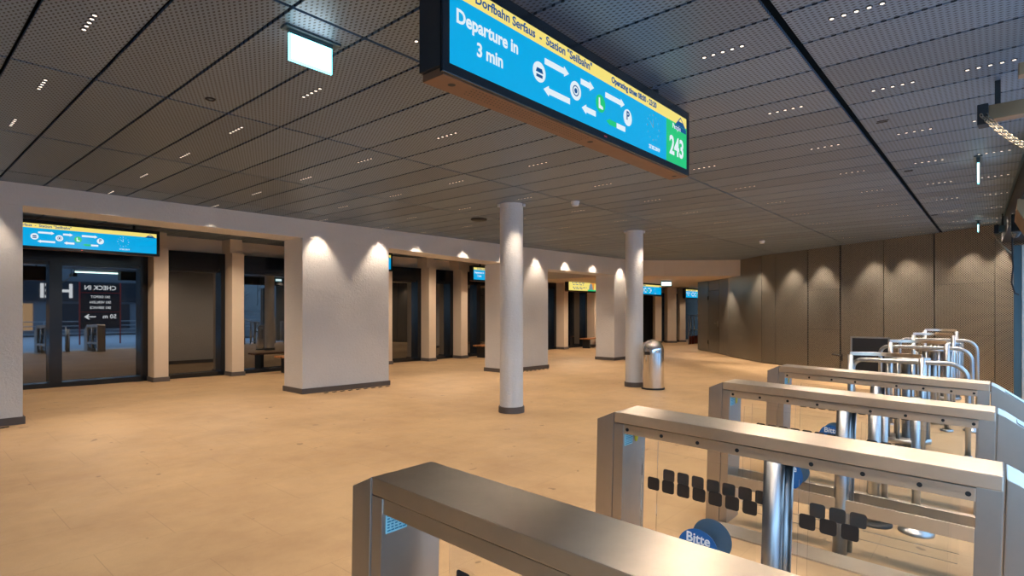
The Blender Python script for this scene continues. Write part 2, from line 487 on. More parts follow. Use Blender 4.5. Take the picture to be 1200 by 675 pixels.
# the bend beyond the drop ceiling
for (cx, cy, w, lab) in ((23.93, 11.97, .31, 'right of the bin under the far blue screen'), (24.6, 11.64, .42, 'below the small white exit sign'), (25.5, 11.5, .29, 'farthest, beside the metal railing')):
    t = thing('half_pillar', 'slim far pillar under the low ceiling, ' + lab, 'pillar', (cx, cy, 0), -.75, 'slim half pillars between the train doors')
    b = new(); box(b, -w / 2, w / 2, -w / 2, w / 2, 0, 2.57, .006); link('shaft', b, 'smooth_plaster', t)
    b = new(); box(b, -w / 2 - .02, w / 2 + .02, -w / 2 - .02, w / 2 + .02, 0, .09, .003); link('plinth', b, 'plinth', t)
bm = new()
prism(bm, [(20.9, 12.5), (24.2, 12.1), (28.0, 11.9), (28.0, 12.1), (24.2, 12.35), (20.9, 12.9)], 'z', 2.34, 2.60)
struct('trim_3', bm, 'smooth_plaster')

# ------------------------------------------------------------------ train doors
def door(n, x0, x1, double=False, stile=.13, head=.36, zt_=2.755):
    z0 = fz((x0 + x1) / 2, DY) - .01
    b = new(); yf = DY - .2
    box(b, x0, x1, yf, DY + .1, zt_ - head, zt_, .004)
    box(b, x0, x0 + .06, yf, DY + .1, z0, zt_ - head)
    box(b, x1 - stile, x1, yf, DY + .1, z0, zt_ - head, .003)
    box(b, x0 + .06, x1 - stile, yf, DY + .1, z0, z0 + .10)
    box(b, x0 + .06, x1 - stile, yf + .04, DY + .1, zt_ - head - .06, zt_ - head)
    xm = None
    if double:
        xm = x0 + (x1 - x0) * .375
        box(b, xm - .09, xm + .09, yf - .01, DY + .1, z0 + .10, zt_ - head)
    o = struct('door_%d' % n, b, 'frame_black')
    for (a, c) in (((x0 + .06, xm - .09), (xm + .09, x1 - stile)) if double else ((x0 + .06, x1 - stile),)):
        b = new(); box(b, a, c, DY - .05, DY - .03, z0 + .10, zt_ - head - .06)
        link('glass_pane', b, 'doorglass', o)
    return o
door(1, 1.35, 3.70, True)
door(2, 4.0, 5.24)
door(3, 5.47, 6.9)
door(4, 7.2, 9.2)
door(5, 9.5, 10.8)
door(6, 11.09, 12.10)
door(7, 12.40, 14.6, True)
door(8, 17.85, 19.7, True)
door(10, 15.5, 17.54)
door(11, 19.97, 22.0)

# ------------------------------------------------------------------ round columns
def column(cx, cy, label):
    t = thing('round_column', label, 'column', (cx, cy, 0), 0, 'round plaster columns')
    b = new(); lathe(b, [(.172, .08), (.172, 1), (.172, 2), (.172, H + .02)], 48); link('shaft', b, 'plaster', t)
    b = new(); lathe(b, [(.192, -.01), (.192, .085), (.186, .092), (.170, .092)], 48, smooth=False); link('plinth', b, 'plinth', t)
    b = new()
    for a in (2.4, 5.2): box(b, .18 * math.cos(a) - .03, .18 * math.cos(a) + .03, .18 * math.sin(a) - .02, .18 * math.sin(a) + .02, H - .045, H - .002, .005)
    link('top_bracket', b, 'white', t)
column(6.24, 5.455, 'nearer round plaster column standing free in the hall')
column(9.95, 5.47, 'farther round plaster column with the chrome bin beside it')

# ------------------------------------------------------------------ litter bin
t = thing('litter_bin', 'shiny chrome bullet-shaped litter bin beside the farther round column', 'bin', (9.86, 5.02, 0))
R_ = .205
b = new(); lathe(b, [(R_, .03), (R_, .70)], 64); link('body', b, 'chrome', t)
b = new(); lathe(b, [(R_ + .003, .70)] + [(R_ * math.cos(a * PI / 2 / 10) + .002, .73 + .215 * math.sin(a * PI / 2 / 10)) for a in range(0, 10)] + [(0, .947)], 64); link('dome_lid', b, 'chrome', t)
b = new(); lathe(b, [(R_ + .012, 0), (R_ + .012, .03), (R_ - .01, .035)], 48, smooth=False); link('base_ring', b, 'black_matt', t)
b = new()
d0 = math.atan2(-5.02, -9.86) - .55
for k in range(8):
    a0 = d0 - .28 + .07 * k; a1 = a0 + .07
    r = R_ + .0045
    vs = [b.verts.new((r * math.cos(a_), r * math.sin(a_), z_)) for a_, z_ in ((a0, .66), (a1, .66), (a1, .72), (a0, .72))]
    b.faces.new(vs)
link('opening_flap', b, 'hole', t)

# ------------------------------------------------------------------ ticket gates
def rounded(bm, cx, cz, w, r, y=None, x=None, mi=0, th=.0006):
    """rounded square in the YZ plane at x"""
    pts = []
    for (sx, sz, a0) in ((1, 1, 0), (-1, 1, 90), (-1, -1, 180), (1, -1, 270)):
        for a in (0, 30, 60, 90):
            t_ = math.radians(a0 + a); pts.append((cx + sx * (w / 2 - r) + r * math.cos(t_), cz + sz * (w / 2 - r) + r * math.sin(t_)))
    prism(bm, pts, 'x', x - th, x + th, mi=mi)

def gate(x0, dy, label):
    t = thing('ticket_gate', label, 'ticket gate', (x0, dy + .026, -.040), 0, 'brushed steel ticket gates in a row')
    t.rotation_euler = (.027, 0, 0)      # the floor falls gently to the entrance and the gates with it
    W = .235; L1 = 1.44; L0 = -.02
    # top cap
    b = new(); box(b, 0, W, L0, L1, .945, .997, .0045); link('top_rail', b, 'steel', t)
    # side rails with screws
    for s in (0, 1):
        xa, xb = (.006, .026) if s == 0 else (W - .026, W - .006)
        b = new(); box(b, xa, xb, .05, L1 - .045, .895, .941, .002); r = link('side_rail', b, 'steel', t)
        for y in (1.37, 1.19, 1.015, .84, .552, .377, .204, .045 + .025):
            if s == 0 and x0 < 1.5: continue
            b = new(); xs_ = xa - .0015 if s == 0 else xb + .0015
            pts = [(y + .0085 * math.cos(k * PI / 6), .917 + .0085 * math.sin(k * PI / 6)) for k in range(12)]
            prism(b, pts, 'x', xs_, xs_ + .003 if s == 0 else xs_ - .003)
            link('screw', b, 'hole', r)
    b = new(); box(b, .03, W - .03, .05, L1 - .05, .90, .945); link('rail_core', b, 'black_matt', t)
    # end post towards the hall: chamfered outer shell and recessed inner panel
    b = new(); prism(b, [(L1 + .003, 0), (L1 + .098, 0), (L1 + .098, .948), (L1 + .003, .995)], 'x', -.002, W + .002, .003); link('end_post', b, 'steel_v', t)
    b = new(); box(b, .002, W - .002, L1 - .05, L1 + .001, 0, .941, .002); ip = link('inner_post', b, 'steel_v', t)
    b = new(); box(b, .016, .095, L1 - .0525, L1 - .0505, .832, .893)
    link('notice', b, 'sticker_teal', ip)
    b = new()
    for k in range(6):
        for q in range(5):
            w_ = .012 + .006 * ((k * 7 + q * 3) % 3 == 0)
            box(b, .021 + q * .0145, .021 + q * .0145 + w_ * .65, L1 - .0535, L1 - .0526, .838 + k * .009, .8415 + k * .009)
    link('notice_print', b, 'sticker_print', ip)
    if x0 > 1.5:
        b = new(); pts = [(.135 + .018 * math.cos(k * PI / 12), .862 + .028 * math.sin(k * PI / 12)) for k in range(24)]
        prism(b, pts, 'y', L1 - .0525, L1 - .0505); link('round_sticker', b, 'sticker_yellow', ip)
    # post at the entrance end
    for xa in (.004, W - .034):
        b = new(); box(b, xa, xa + .03, L0, .05, 0, .945, .002); link('leg', b, 'steel_v', t)
    # reader cabinet, sloping down to the entrance
    b = new(); prism(b, [(L0 - .006, 0), (L0 - .006, .992), (L0 - .04, .975), (L0 - .30, .80), (L0 - .42, .78), (L0 - .42, 0)], 'x', -.003, W + .003, .004)
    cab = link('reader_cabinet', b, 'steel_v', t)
    b = new(); prism(b, [(L0 - .09, .9447), (L0 - .20, .8707), (L0 - .198, .8677 + .006), (L0 - .088, .9417 + .006)], 'x', .04, W - .04); link('reader_window', b, 'black', cab)
    # lower beam
    for xa in (.002, W - .022):
        b = new(); box(b, xa, xa + .02, .05, L1 - .05, .268, .348, .002); link('lower_beam', b, 'steel', t)
    # glass panes with the double band of square marks and the round notice
    for s, xg in ((0, .030), (1, W - .040)):
        if s == 0 and x0 < 1.5: continue      # the nearest gate shows only its far pane
        for (ya, yb, sq) in ((.76, 1.30, [1.235 - .0745 * k for k in range(7)]), (.12, .60, [.565 - .0745 * k for k in range(3)])):
            b = new(); box(b, xg, xg + .008, ya, yb, .12, .838, .001); gp = link('glass_pane', b, 'glass', t)
            for y in sq:
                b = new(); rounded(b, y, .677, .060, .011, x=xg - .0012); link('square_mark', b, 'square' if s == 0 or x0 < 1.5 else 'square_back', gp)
            if sq[0] > 1:
                b = new(); pts = [(1.01 + .095 * math.cos(k * PI / 20), .425 + .095 * math.sin(k * PI / 20)) for k in range(40)]
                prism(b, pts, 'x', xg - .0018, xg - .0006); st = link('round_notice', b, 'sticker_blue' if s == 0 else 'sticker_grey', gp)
                if s == 0: text('notice_lettering', 'Bitte', .062, 'sticker_white', gp, (xg - .0026, 1.01, .475), (PI / 2, 0, -PI / 2), .0012, 'CENTER', .95)
    # pair of gate tubes on the floor plate
    b = new(); tube(b, [(.030, .695, .0), (.030, .695, .898)], .040, 28); link('gate_post', b, 'tube', t)
    b = new(); tube(b, [(.105, .665, .0), (.105, .665, .898)], .026, 20); link('gate_post', b, 'tube', t)
    b = new(); box(b, -.21, -.01, .04, L1, 0, .012, .003); link('floor_plate', b, 'steel', t)
    return t
gate(1.0, -.002, 'nearest brushed steel ticket gate, its broad top filling the lower edge of the view')
gate(2.44, .012, 'second brushed steel ticket gate, its glass and blue round notice reading Bitte in full view')
gate(3.96, .04, 'third brushed steel ticket gate, behind the one with the blue round notice')
gate(5.43, .08, 'farthest low brushed steel ticket gate, in front of the curved handrails')

# small cone-footed post between the third and fourth gate
def cone_foot(b, x, y, r=.105):
    lathe(b, [(r, 0), (r, .012), (r * .9, .022), (r * .36, .062), (r * .33, .066)], 28, x, y)
t = thing('guide_post', 'short round steel post with a cone foot in the lane before the farthest gate', 'post', (4.73, .44, fz(0, .44)))
b = new(); tube(b, [(0, 0, .05), (0, 0, .93)], .026, 20); link('tube', b, 'tube', t)
b = new(); cone_foot(b, 0, 0); link('foot', b, 'tube', t)
t = thing('guide_post', 'thicker paired steel posts on a round foot in the lane before the farthest gate', 'post', (4.72, .68, fz(0, .6)))
b = new(); tube(b, [(0, 0, .02), (0, 0, .84)], .040, 24); link('tube', b, 'tube', t)
b = new(); tube(b, [(.07, -.05, .02), (.07, -.05, .84)], .022, 16); link('tube', b, 'tube', t)
b = new(); lathe(b, [(.11, 0), (.11, .012), (.10, .02), (.03, .022)], 28); link('foot', b, 'black_matt', t)

# ------------------------------------------------------------------ exit turnstiles with curved handrails, further along
def turnstile(x0, ya, yb, zt_, lab):
    t = thing('exit_turnstile', lab, 'turnstile', (x0, 0, fz(0, .8)), 0, 'steel exit turnstiles beyond the gates')
    bow = .10; n = 14
    arc = [(bow * math.sin(PI * k / n), ya + (yb - ya) * k / n, zt_) for k in range(n + 1)]
    b = new()
    for p, q in zip(arc[:-1], arc[1:]):
        prism_pts = [(p[0] - .0, p[1]), (q[0] - .0, q[1]), (q[0] + .05, q[1]), (p[0] + .05, p[1])]
        prism(b, prism_pts, 'z', zt_ - .035, zt_)
    bmesh.ops.remove_doubles(b, verts=b.verts[:], dist=1e-4)
    link('top_band', b, 'steel', t)
    for y in (ya, yb):
        b = new(); tube(b, [(.025, y, .02), (.025, y, zt_ - .03)], .028, 18); link('leg', b, 'tube', t)
    b = new(); lathe(b, [(.07, 0), (.07, .02), (.05, .025)], 20, .025, ya); lathe(b, [(.07, 0), (.07, .02), (.05, .025)], 20, .025, yb); link('foot', b, 'tube', t)
    ym = yb + (ya - yb) * .30
    for k in range(9):
        a = 2 * PI * k / 9
        b = new(); tube(b, [(.64 + .19 * math.cos(a), ym + .19 * math.sin(a), .12), (.64 + .19 * math.cos(a), ym + .19 * math.sin(a), .97)], .018, 10); link('rotor_bar', b, 'tube', t)
    b = new(); lathe(b, [(0, .97), (.21, .97), (.21, 1.0), (0, 1.0)], 28, .64, ym); lathe(b, [(0, .08), (.22, .08), (.22, .12), (0, .12)], 28, .64, ym); tube(b, [(.64, ym, 0), (.64, ym, .98)], .05, 16)
    link('rotor_drum', b, 'tube', t)
    return t
def rail(x0, y_end, z, lab, ys=1.25):
    t = thing('curved_handrail', lab, 'handrail', (x0, 0, fz(0, .6)), 0, 'curved steel handrails')
    r = .16
    pts = [(0, ys, .05), (0, ys, z - .1)] + [(0, ys - .1 + .1 * math.cos(a * PI / 12), z - .1 + .1 * math.sin(a * PI / 12)) for a in range(1, 7)]
    pts += [(0, y_end + r, z)] + [(0, y_end + r - r * math.sin(a * PI / 16), z - r + r * math.cos(a * PI / 16)) for a in range(1, 9)] + [(0, y_end, .05)]
    b = new(); tube(b, pts, .024, 14); link('rail', b, 'tube', t)
    b = new(); cone_foot(b, 0, y_end, .09); cone_foot(b, 0, ys, .09); link('foot', b, 'tube', t)
turnstile(6.90, 1.216, .594, 1.075, 'nearest steel exit turnstile frame with a bowed top band, right behind the last gate')
turnstile(8.90, 1.106, .514, 1.13, 'second steel exit turnstile, its bowed band seen above the nearest frame')
turnstile(10.9, 1.048, .548, 1.165, 'third steel exit turnstile, with a bluish left post')
turnstile(12.3, 1.017, .577, 1.19, 'farthest steel exit turnstile, close to the perforated metal wall')
rail(7.25, .248, .98, 'nearest curved steel handrail, its bend lowest in the view')
rail(9.15, .273, 1.035, 'second curved steel handrail, bend just above the nearest one')
rail(11.1, .27, 1.06, 'farthest curved steel handrail in front of the perforated metal wall')
t = thing('barrier_panel', 'low dark mesh barrier panel with a pale rim, by the metal wall', 'barrier', (12.45, 1.55, 0))
b = new()
for (ya, yb, za, zb) in ((0, .64, .97, 1.0), (0, .64, .1, .13), (0, .03, 0, 1.0), (.61, .64, 0, 1.0)): box(b, 0, .03, ya, yb, za, zb, .002)
link('frame', b, 'tube', t)
b = new(); box(b, .008, .02, .03, .61, .13, .97); link('infill_mesh', b, 'black_matt', t)
t = thing('door_lever', 'small dark lever handle on the perforated metal wall', 'handle', (15.22, 2.86, .42), math.atan2(2.91 - 3.74, 15.35 - 15.87))
b = new(); box(b, -.02, .02, -.02, .02, -.12, .03, .003); link('bracket', b, 'black_matt', t)
b = new(); tube(b, [(0, 0, 0), (-.25, -.02, .02)], .018, 10); link('lever', b, 'black_matt', t)

# ------------------------------------------------------------------ departure screens
def arrow(b, xa, xb, z, y, w=.016, head=.028):
    s = 1 if xb > xa else -1; h = .045
    pts = [(xa, z - w), (xb - s * h, z - w), (xb - s * h, z - head), (xb, z), (xb - s * h, z + head), (xb - s * h, z + w), (xa, z + w)]
    prism(b, pts, 'y', y - .0008, y)
def screen(loc, label, full=True, ad=False, name='departure_screen'):
    """origin: lower near corner of the front face; faces -Y"""
    t = thing(name, label, 'screen', loc, 0, 'hanging departure screens')
    Lg, Hg, D = 2.49, .475, .155
    b = new(); box(b, 0, Lg, .01, D, .03, Hg, .003); link('casing', b, 'black_matt', t)
    b = new(); box(b, 0, Lg, 0, .02, .0, Hg + .005, .004); bz = link('bezel', b, 'black', t)
    b = new(); box(b, .02, Lg - .005, .02, D + .0, -.004, .03, .003); up = link('bottom_cover', b, 'brown_metal', t)
    b = new()
    for x in (.12, Lg * .5, Lg - .10): disc(b, (x, .075, -.0052), .018, 16, '-z')
    link('cover_fixing', b, 'hole', up, normals=False)
    b = new()
    for i in range(44):
        for j in range(4):
            disc(b, (.22 + i * .022 + (j % 2) * .011, .04 + j * .022, -.005), .0045, 6, '-z')
    link('speaker_hole', b, 'hole', up, normals=False)
    b = new()
    for x in (.4, Lg - .4): tube(b, [(x, D / 2, Hg), (x, D / 2, H - loc[2] + .05)], .022, 12)
    link('hanging_tube', b, 'black_matt', t)
    y = -.0008
    xa, xb, za, zb = .038, Lg - .055, .045, .418
    if ad:
        b = new(); box(b, xa, xb, y - .0006, y, za, zb); p = link('display', b, 'sc_yellow', t); y2 = y - .002
        b = new(); prism(b, [(1.35, za), (xb, za), (xb, zb), (1.55, zb)], 'y', y2 - .0006, y2); link('photo_area', b, 'sc_orange', p)
        b = new(); prism(b, [(1.38, za + .02), (1.42, za + .2), (1.5, .36), (1.6, .30), (1.68, za + .02)], 'y', y2 - .002, y2 - .001); link('photo_figure', b, 'sc_grey', p)
        b = new()
        for (u, w_) in ((1.75, .12), (1.95, .16), (2.2, .14)): prism(b, [(u, za + .05), (u + w_, za + .05), (u + w_ * .8, .33), (u + w_ * .3, .35)], 'y', y2 - .003, y2 - .002)
        link('photo_figure', b, 'sc_yellow', p)
        b = new(); box(b, 1.30, xb, y2 - .004, y2 - .003, za, za + .05); link('green_strip', b, 'sc_green', p)
        b = new()
        for z, u0, n in ((.32, .25, 7), (.255, .32, 6), (.15, .30, 8), (.10, .36, 5)):
            for k in range(n): box(b, u0 + k * .12 + .05 * ((k * 3) % 2), u0 + k * .12 + .09, y2 - .001, y2, z, z + .028)
        link('headline_print', b, 'sc_dark', p)
        return t
    zs = .345
    b = new(); box(b, xa, xb, y - .0006, y, za, zs); p = link('display', b, 'sc_blue', t)
    b = new(); box(b, xa, xb, y - .0006, y, zs, zb); yb_ = link('title_band', b, 'sc_yellow', p)
    y2 = y - .002
    text('title_lettering', 'Dorfbahn Serfaus  -  Station "Seilbahn"', .062, 'sc_dark', p, (.19, y2, .384), bold=.0012, sx=.99)
    text('headline_lettering', 'Departure in', .086, 'sc_white', p, (.282, y2, .262), bold=.0022, align='CENTER', sx=.92)
    text('headline_lettering', '3 min', .086, 'sc_white', p, (.290, y2, .158), bold=.0022, align='CENTER', sx=.92)
    for (u0, u1, zz) in ((.70, .915, .275), (.925, .69, .128), (1.03, 1.165, .272), (1.185, 1.04, .128), (1.29, 1.515, .272)):
        b = new(); arrow(b, u0, u1, zz, y2); link('route_arrow', b, 'sc_white', p)
    b = new(); box(b, 1.42, 1.525, y2 - .0008, y2, .104, .136); link('route_bar', b, 'sc_white', p)
    b = new(); arrow(b, 1.415, 1.30, .12, y2, .016, .020); link('train_marker', b, 'sc_green', p)
    for cx, mt in ((.655, 'sc_white'), (.98, 'sc_white'), (1.236, 'sc_green'), (1.556, 'sc_white')):
        b = new(); pts = [(cx + .052 * math.cos(k * PI / 18), .203 + .052 * math.sin(k * PI / 18)) for k in range(36)]
        prism(b, pts, 'y', y2 - .0006, y2); link('stop_marker', b, mt, p)
    b = new()
    box(b, .63, .68, y2 - .0016, y2 - .0008, .175, .19)
    prism(b, [(.625, .200), (.685, .200), (.675, .222), (.635, .222)], 'y', y2 - .0016, y2 - .0008)
    for (r0, r1) in ((.030, .024), (.014, .0)):
        for k in range(24):
            a0, a1 = k * PI / 12, (k + 1) * PI / 12
            pts = [(.98 + r0 * math.cos(a0), .203 + r0 * math.sin(a0)), (.98 + r0 * math.cos(a1), .203 + r0 * math.sin(a1))]
            pts += [(.98 + r1 * math.cos(a1), .203 + r1 * math.sin(a1)), (.98 + r1 * math.cos(a0), .203 + r1 * math.sin(a0))] if r1 else [(.98, .203)]
            prism(b, pts, 'y', y2 - .0016, y2 - .0008)
    link('stop_icon', b, 'sc_dark', p)
    text('stop_icon', 'P', .075, 'sc_dark', p, (1.556, y2 - .001, .212), bold=.002, align='CENTER')
    b = new(); prism(b, [(1.215, .235), (1.228, .235), (1.232, .195), (1.262, .188), (1.262, .172), (1.215, .172)], 'y', y2 - .0016, y2 - .0008); link('stop_icon', b, 'sc_white', p)
    # clock of dots
    b = new(); cx = 1.90
    for k in range(12):
        a = k * PI / 6; rr = .004 if k % 3 else .006
        pts = [(cx + .085 * math.cos(a) + rr * math.cos(q * PI / 4), .225 + .085 * math.sin(a) + rr * math.sin(q * PI / 4)) for q in range(8)]
        prism(b, pts, 'y', y2 - .0006, y2)
    prism(b, [(cx - .003, .225), (cx + .003, .225), (cx + .001, .285), (cx - .001, .285)], 'y', y2 - .0006, y2)
    prism(b, [(cx, .222), (cx, .228), (cx - .045, .262), (cx - .047, .259)], 'y', y2 - .0006, y2)
    link('clock_face', b, 'sc_white' if not full else 'sc_grey', p)
    text('date_lettering', '27.02.2019', .036, 'sc_white', p, (cx + .02, y2, .088), align='CENTER', bold=.0006)
    text('times_lettering', 'Operating times 08:00 - 23:20' if full else '', .052, 'sc_dark', p, (1.36, y2, .384), bold=.0016, sx=.93) if full else None
    if full:
        b = new(); box(b, 2.10, xb, y - .0016, y - .0008, za, zs); gpn = link('people_panel', b, 'sc_green', p)
        text('people_lettering', 'People', .05, 'sc_white', p, (2.265, y2, .315), align='CENTER', bold=.0008)
        text('people_count', '243', .185, 'sc_white', p, (2.268, y2, .165), align='CENTER', bold=.005, sx=.86)
    lx = 2.33
    b = new(); prism(b, [(lx - .09, .335), (lx + .09, .335), (lx, .405)], 'y', y2 - .0006, y2); prism(b, [(lx - .095, .300), (lx + .095, .300), (lx + .095, .333), (lx - .095, .333)], 'y', y2 - .0006, y2) if full else None
    link('logo', b, 'sc_dark', p)
    b = new(); prism(b, [(lx - .03, .37), (lx + .03, .37), (lx, .393)], 'y', y2 - .0014, y2 - .0007); link('logo_peak', b, 'sc_yellow', p)
    # maker's small badge on the lower bezel
    b = new(); box(b, 1.28, 1.31, -.0016, -.0002, .020, .028); link('badge', b, 'sign_red', bz)
    return t
screen((1.594, 1.78, 2.516), 'big departure screen hanging in the foreground, showing 3 min and the number 243')
screen((1.134, 12.06, 2.525), 'blue departure screen over the large double door behind the nearest pillar', full=False)
screen((6.545, 12.06, 2.53), 'departure screen seen only as a lit sliver past the second arcade pillar', full=False)
screen((12.15, 12.2, 2.41), 'departure screen in the second arch, its left end showing', full=True)
screen((17.04, 12.1, 2.21), 'yellow advertising screen with orange picture in the third arch', ad=True)
t = screen((18.7, 10.4, 2.09), 'blue route screen hanging from the low ceiling beyond the farther column', full=False)
t = screen((24.85, 11.0, 2.06), 'farthest blue screen beside the end of the metal wall', full=True)

# ------------------------------------------------------------------ exit signs
def exit_sign(loc, rz, label, w=.26, h=.15, drop=.06, ztop=H):
    t = thing('exit_sign', label, 'exit sign', loc, rz, 'lit exit signs')
    b = new(); box(b, -w / 2 - .03, w / 2 + .04, -.035, .035, ztop - loc[2] - .012, ztop - loc[2], .003); link('mounting_plate', b, 'exit_rim', t)
    b = new(); box(b, -w / 2, w / 2, -.014, .014, -.008, ztop - loc[2] - .011, .002); link('housing', b, 'exit_rim', t)
    z1 = -.015; z0 = z1 - h
    b = new(); box(b, -w / 2, w / 2, -.006, .006, z0, z1, .002); gl = link('light_panel', b, 'exit_edge', t)
    b = new(); box(b, -w / 2 + .014, w / 2 - .014, -.0075, .0075, z0 + .012, z1 - .008); link('pictogram_field', b, 'exit', t)
    b = new(); box(b, -w / 2 - .001, w / 2 + .001, -.009, .009, z1 - .003, z1 + .012); link('rim', b, 'exit_rim', t)
    return t
exit_sign((1.655, 2.97, 3.056), 0, 'bright white exit sign hanging near the big foreground screen', .265, .155)
exit_sign((7.55, .175, 3.02), .02, 'exit sign seen edge-on over the gates, nearer of two', .30, .17)
exit_sign((12.85, .30, 3.02), .02, 'exit sign seen edge-on close to the metal wall', .30, .11)
exit_sign((18.7, 9.0, 2.53), -.7, 'small white exit sign under the low ceiling by the far pillars', .36, .13, ztop=2.57)

# ------------------------------------------------------------------ smoke detectors and small ceiling items
def detector(x, y, label, r=.055, z=H):
    t = thing('smoke_detector', label, 'smoke detector', (x, y, z), 0, 'round smoke detectors')
    b = new(); lathe(b, [(r * 1.15, 0), (r * 1.15, -.02), (r * 1.05, -.025)], 28); link('base', b, 'white', t)
    b = new(); lathe(b, [(r * .95, -.02), (r, -.045), (r * .85, -.065), (0, -.07)], 28); link('sensor_head', b, 'white', t)
detector(6.68, 4.62, 'white smoke detector on the ceiling between the two round columns')
detector(13.2, 4.05, 'small white smoke detector on the ceiling before the metal wall')
o = None
b = new(); lathe(b, [(.022, -.002), (.026, -.008), (.034, -.006), (.036, 0)], 24)
o = link('ring_downlight', b, 'black_matt', None, (1.66, 4.42, H)); tag(o, 'small ring-shaped ceiling fitting among the left panels', 'ceiling fitting')
b = new(); lathe(b, [(0, -.03), (.12, -.03), (.14, -.02), (.14, 0)], 24)
o = link('ceiling_speaker', b, 'black_matt', None, (6.86, 6.74, H)); tag(o, 'flat black round ceiling unit left of the nearer round column', 'ceiling speaker')
for (x, y, w) in ((5.52, .74, 'nearer black double slot vent in the ceiling over the gates'), (7.67, .78, 'second black double slot vent in the ceiling over the gates'), (11.5, .82, 'farthest black slot vent in the ceiling near the metal wall')):
    b = new()
    for k in (0, 1): box(b, -.022 + k * .04, .0 + k * .04, -.045 + k * .012, .035 + k * .012, -.003, .002)
    o = link('slot_vent', b, 'hole', None, (x, y, H)); tag(o, w, 'vent', 'black ceiling slot vents')

# ------------------------------------------------------------------ recessed five-hole spotlights
def inview(x, y, z):
    c, s = math.cos(YAW), math.sin(YAW)
    d = x * c + y * s; l = x * s - y * c
    if d < .3: return False
    px = 600 + 656.3 * l / d; py = 363.8 - 656.3 * (z - EYE) / d
    return -2 < px < 1202 and -2 < py < 677
lampmesh = None
def lamp_unit(x, y, label, group, power, spread=84, lit=True, z=H):
    global lampmesh
    t = thing('recessed_spotlight', label, 'ceiling light', (x, y, z), 0, group)
    if lampmesh is None:
        b = new(); disc(b, (0, 0, -.0045), .0105, 14, '-z')
        l0 = link('lens', b, 'lamp', t, normals=False)
        b = new(); lathe(b, [(.011, -.003), (.016, -.003), (.017, 0)], 14); b0 = link('bezel', b, 'black_matt', t)
        lampmesh = (l0.data, b0.data); bpy.data.objects.remove(l0); bpy.data.objects.remove(b0)
    for k in range(5):
        for nm, me in zip(('bezel', 'lens'), lampmesh[::-1]):
            o = bpy.data.objects.new(nm, me); C.objects.link(o); o.parent = t; o.location = (0, (k - 2) * .057, 0)
    ld = bpy.data.lights.new('downlight', 'SPOT'); ld.energy = power; ld.color = (1, .82, .64)
    ld.spot_size = math.radians(spread); ld.spot_blend = .6; ld.shadow_soft_size = .03
    if x < 5.6 and y < 2.6:            # near the gates each of the five beams is its own
        ld.energy = power / 5; ld.shadow_soft_size = .008; offs = [(k - 2) * .057 for k in range(5)]
    else: offs = [0]
    for oy in offs:
        lo = bpy.data.objects.new('lamp_beam', ld); C.objects.link(lo); lo.parent = t; lo.location = (0, oy, -.02)
    return t
LX = [XO + A_ * (.5 + 3 * k) for k in range(0, 11)]
rowsL = [8.76, 7.50, 6.21, 5.01, 3.74, 2.45, 1.27, .57, .05]
ordn = ['first', 'second', 'third', 'fourth', 'fifth', 'sixth', 'seventh', 'eighth', 'ninth', 'tenth', 'eleventh', 'twelfth']
POW = 60
def wallx(y):   # the metal wall's X at a given Y
    pts = [(p[1], p[0]) for p in WP][::-1]
    for (a, xa), (b, xb) in zip(pts[:-1], pts[1:]):
        if a <= y <= b: return xa + (xb - xa) * (y - a) / (b - a)
    return 99
for j, y in enumerate(rowsL):
    xsr = list(LX)
    if j == 0: xsr = [.79, 2.1, 3.4, 5.16, 6.42, 7.3, 8.6, 9.9, 11.1, 12.3, 13.55, 14.95]
    if y in (6.21, 7.5): xsr = xsr
    n = 0
    for x in xsr:
        if x > wallx(y) - .25: continue
        if abs(x - 6.24) < .25 and abs(y - 5.455) < .25: continue
        if inview(x, y, H):
            n += 1
            lab = 'five-hole ceiling spotlight, %s from the left in the %s row from the arcade beam' % (ordn[n - 1], ordn[j])
        else:
            lab = 'five-hole ceiling spotlight overhead, outside the edge of the picture'
        yy = fy(x) - .19 if j == 0 else y
        lamp_unit(x, yy, lab, 'recessed five-hole ceiling spotlights' if inview(x, y, H) else 'spotlights overhead outside the picture', POW * (1.3 if j == 0 else 1), 74 if j == 0 else 84)
# washers along the metal wall
for k, (x, y, dx, dy) in enumerate(((18.28, 6.61, 0, 0), (16.84, 5.24, 0, 0), (16.13, 4.15, 0, 0), (15.62, 3.33, 0, 0), (14.89, 2.14, 0, 0), (14.48, 1.47, 0, 0), (13.78, .46, 0, 0), (13.39, -.08, 0, 0))):
    z = H if k else 2.57
    lamp_unit(x - .30, y + .19, 'five-hole ceiling spotlight washing the metal wall, %s counted from the far end' % ordn[k], 'recessed spotlights along the metal wall', POW * 4.0, 78, z=z)
# downlights in the soffit behind the arcade, giving the warm light on the doors
for k, x in enumerate((2.5, 4.6, 7.6, 10.4, 13.2, 16.2, 19.2)):
    lamp_unit(x, 11.3, 'five-hole ceiling spotlight hidden behind the arcade beam, %s from the near end' % ordn[k], 'spotlights behind the arcade beam', POW * 2.6, 150, z=H if x < 15 else 2.57)
for k, (x, y) in enumerate(((19.6, 9.6), (22.5, 10.2), (25.0, 10.3))):
    lamp_unit(x, y, 'five-hole spotlight in the low ceiling by the far doors, %s along' % ordn[k], 'spotlights in the low far ceiling', POW * 1.2, 150, z=2.57)

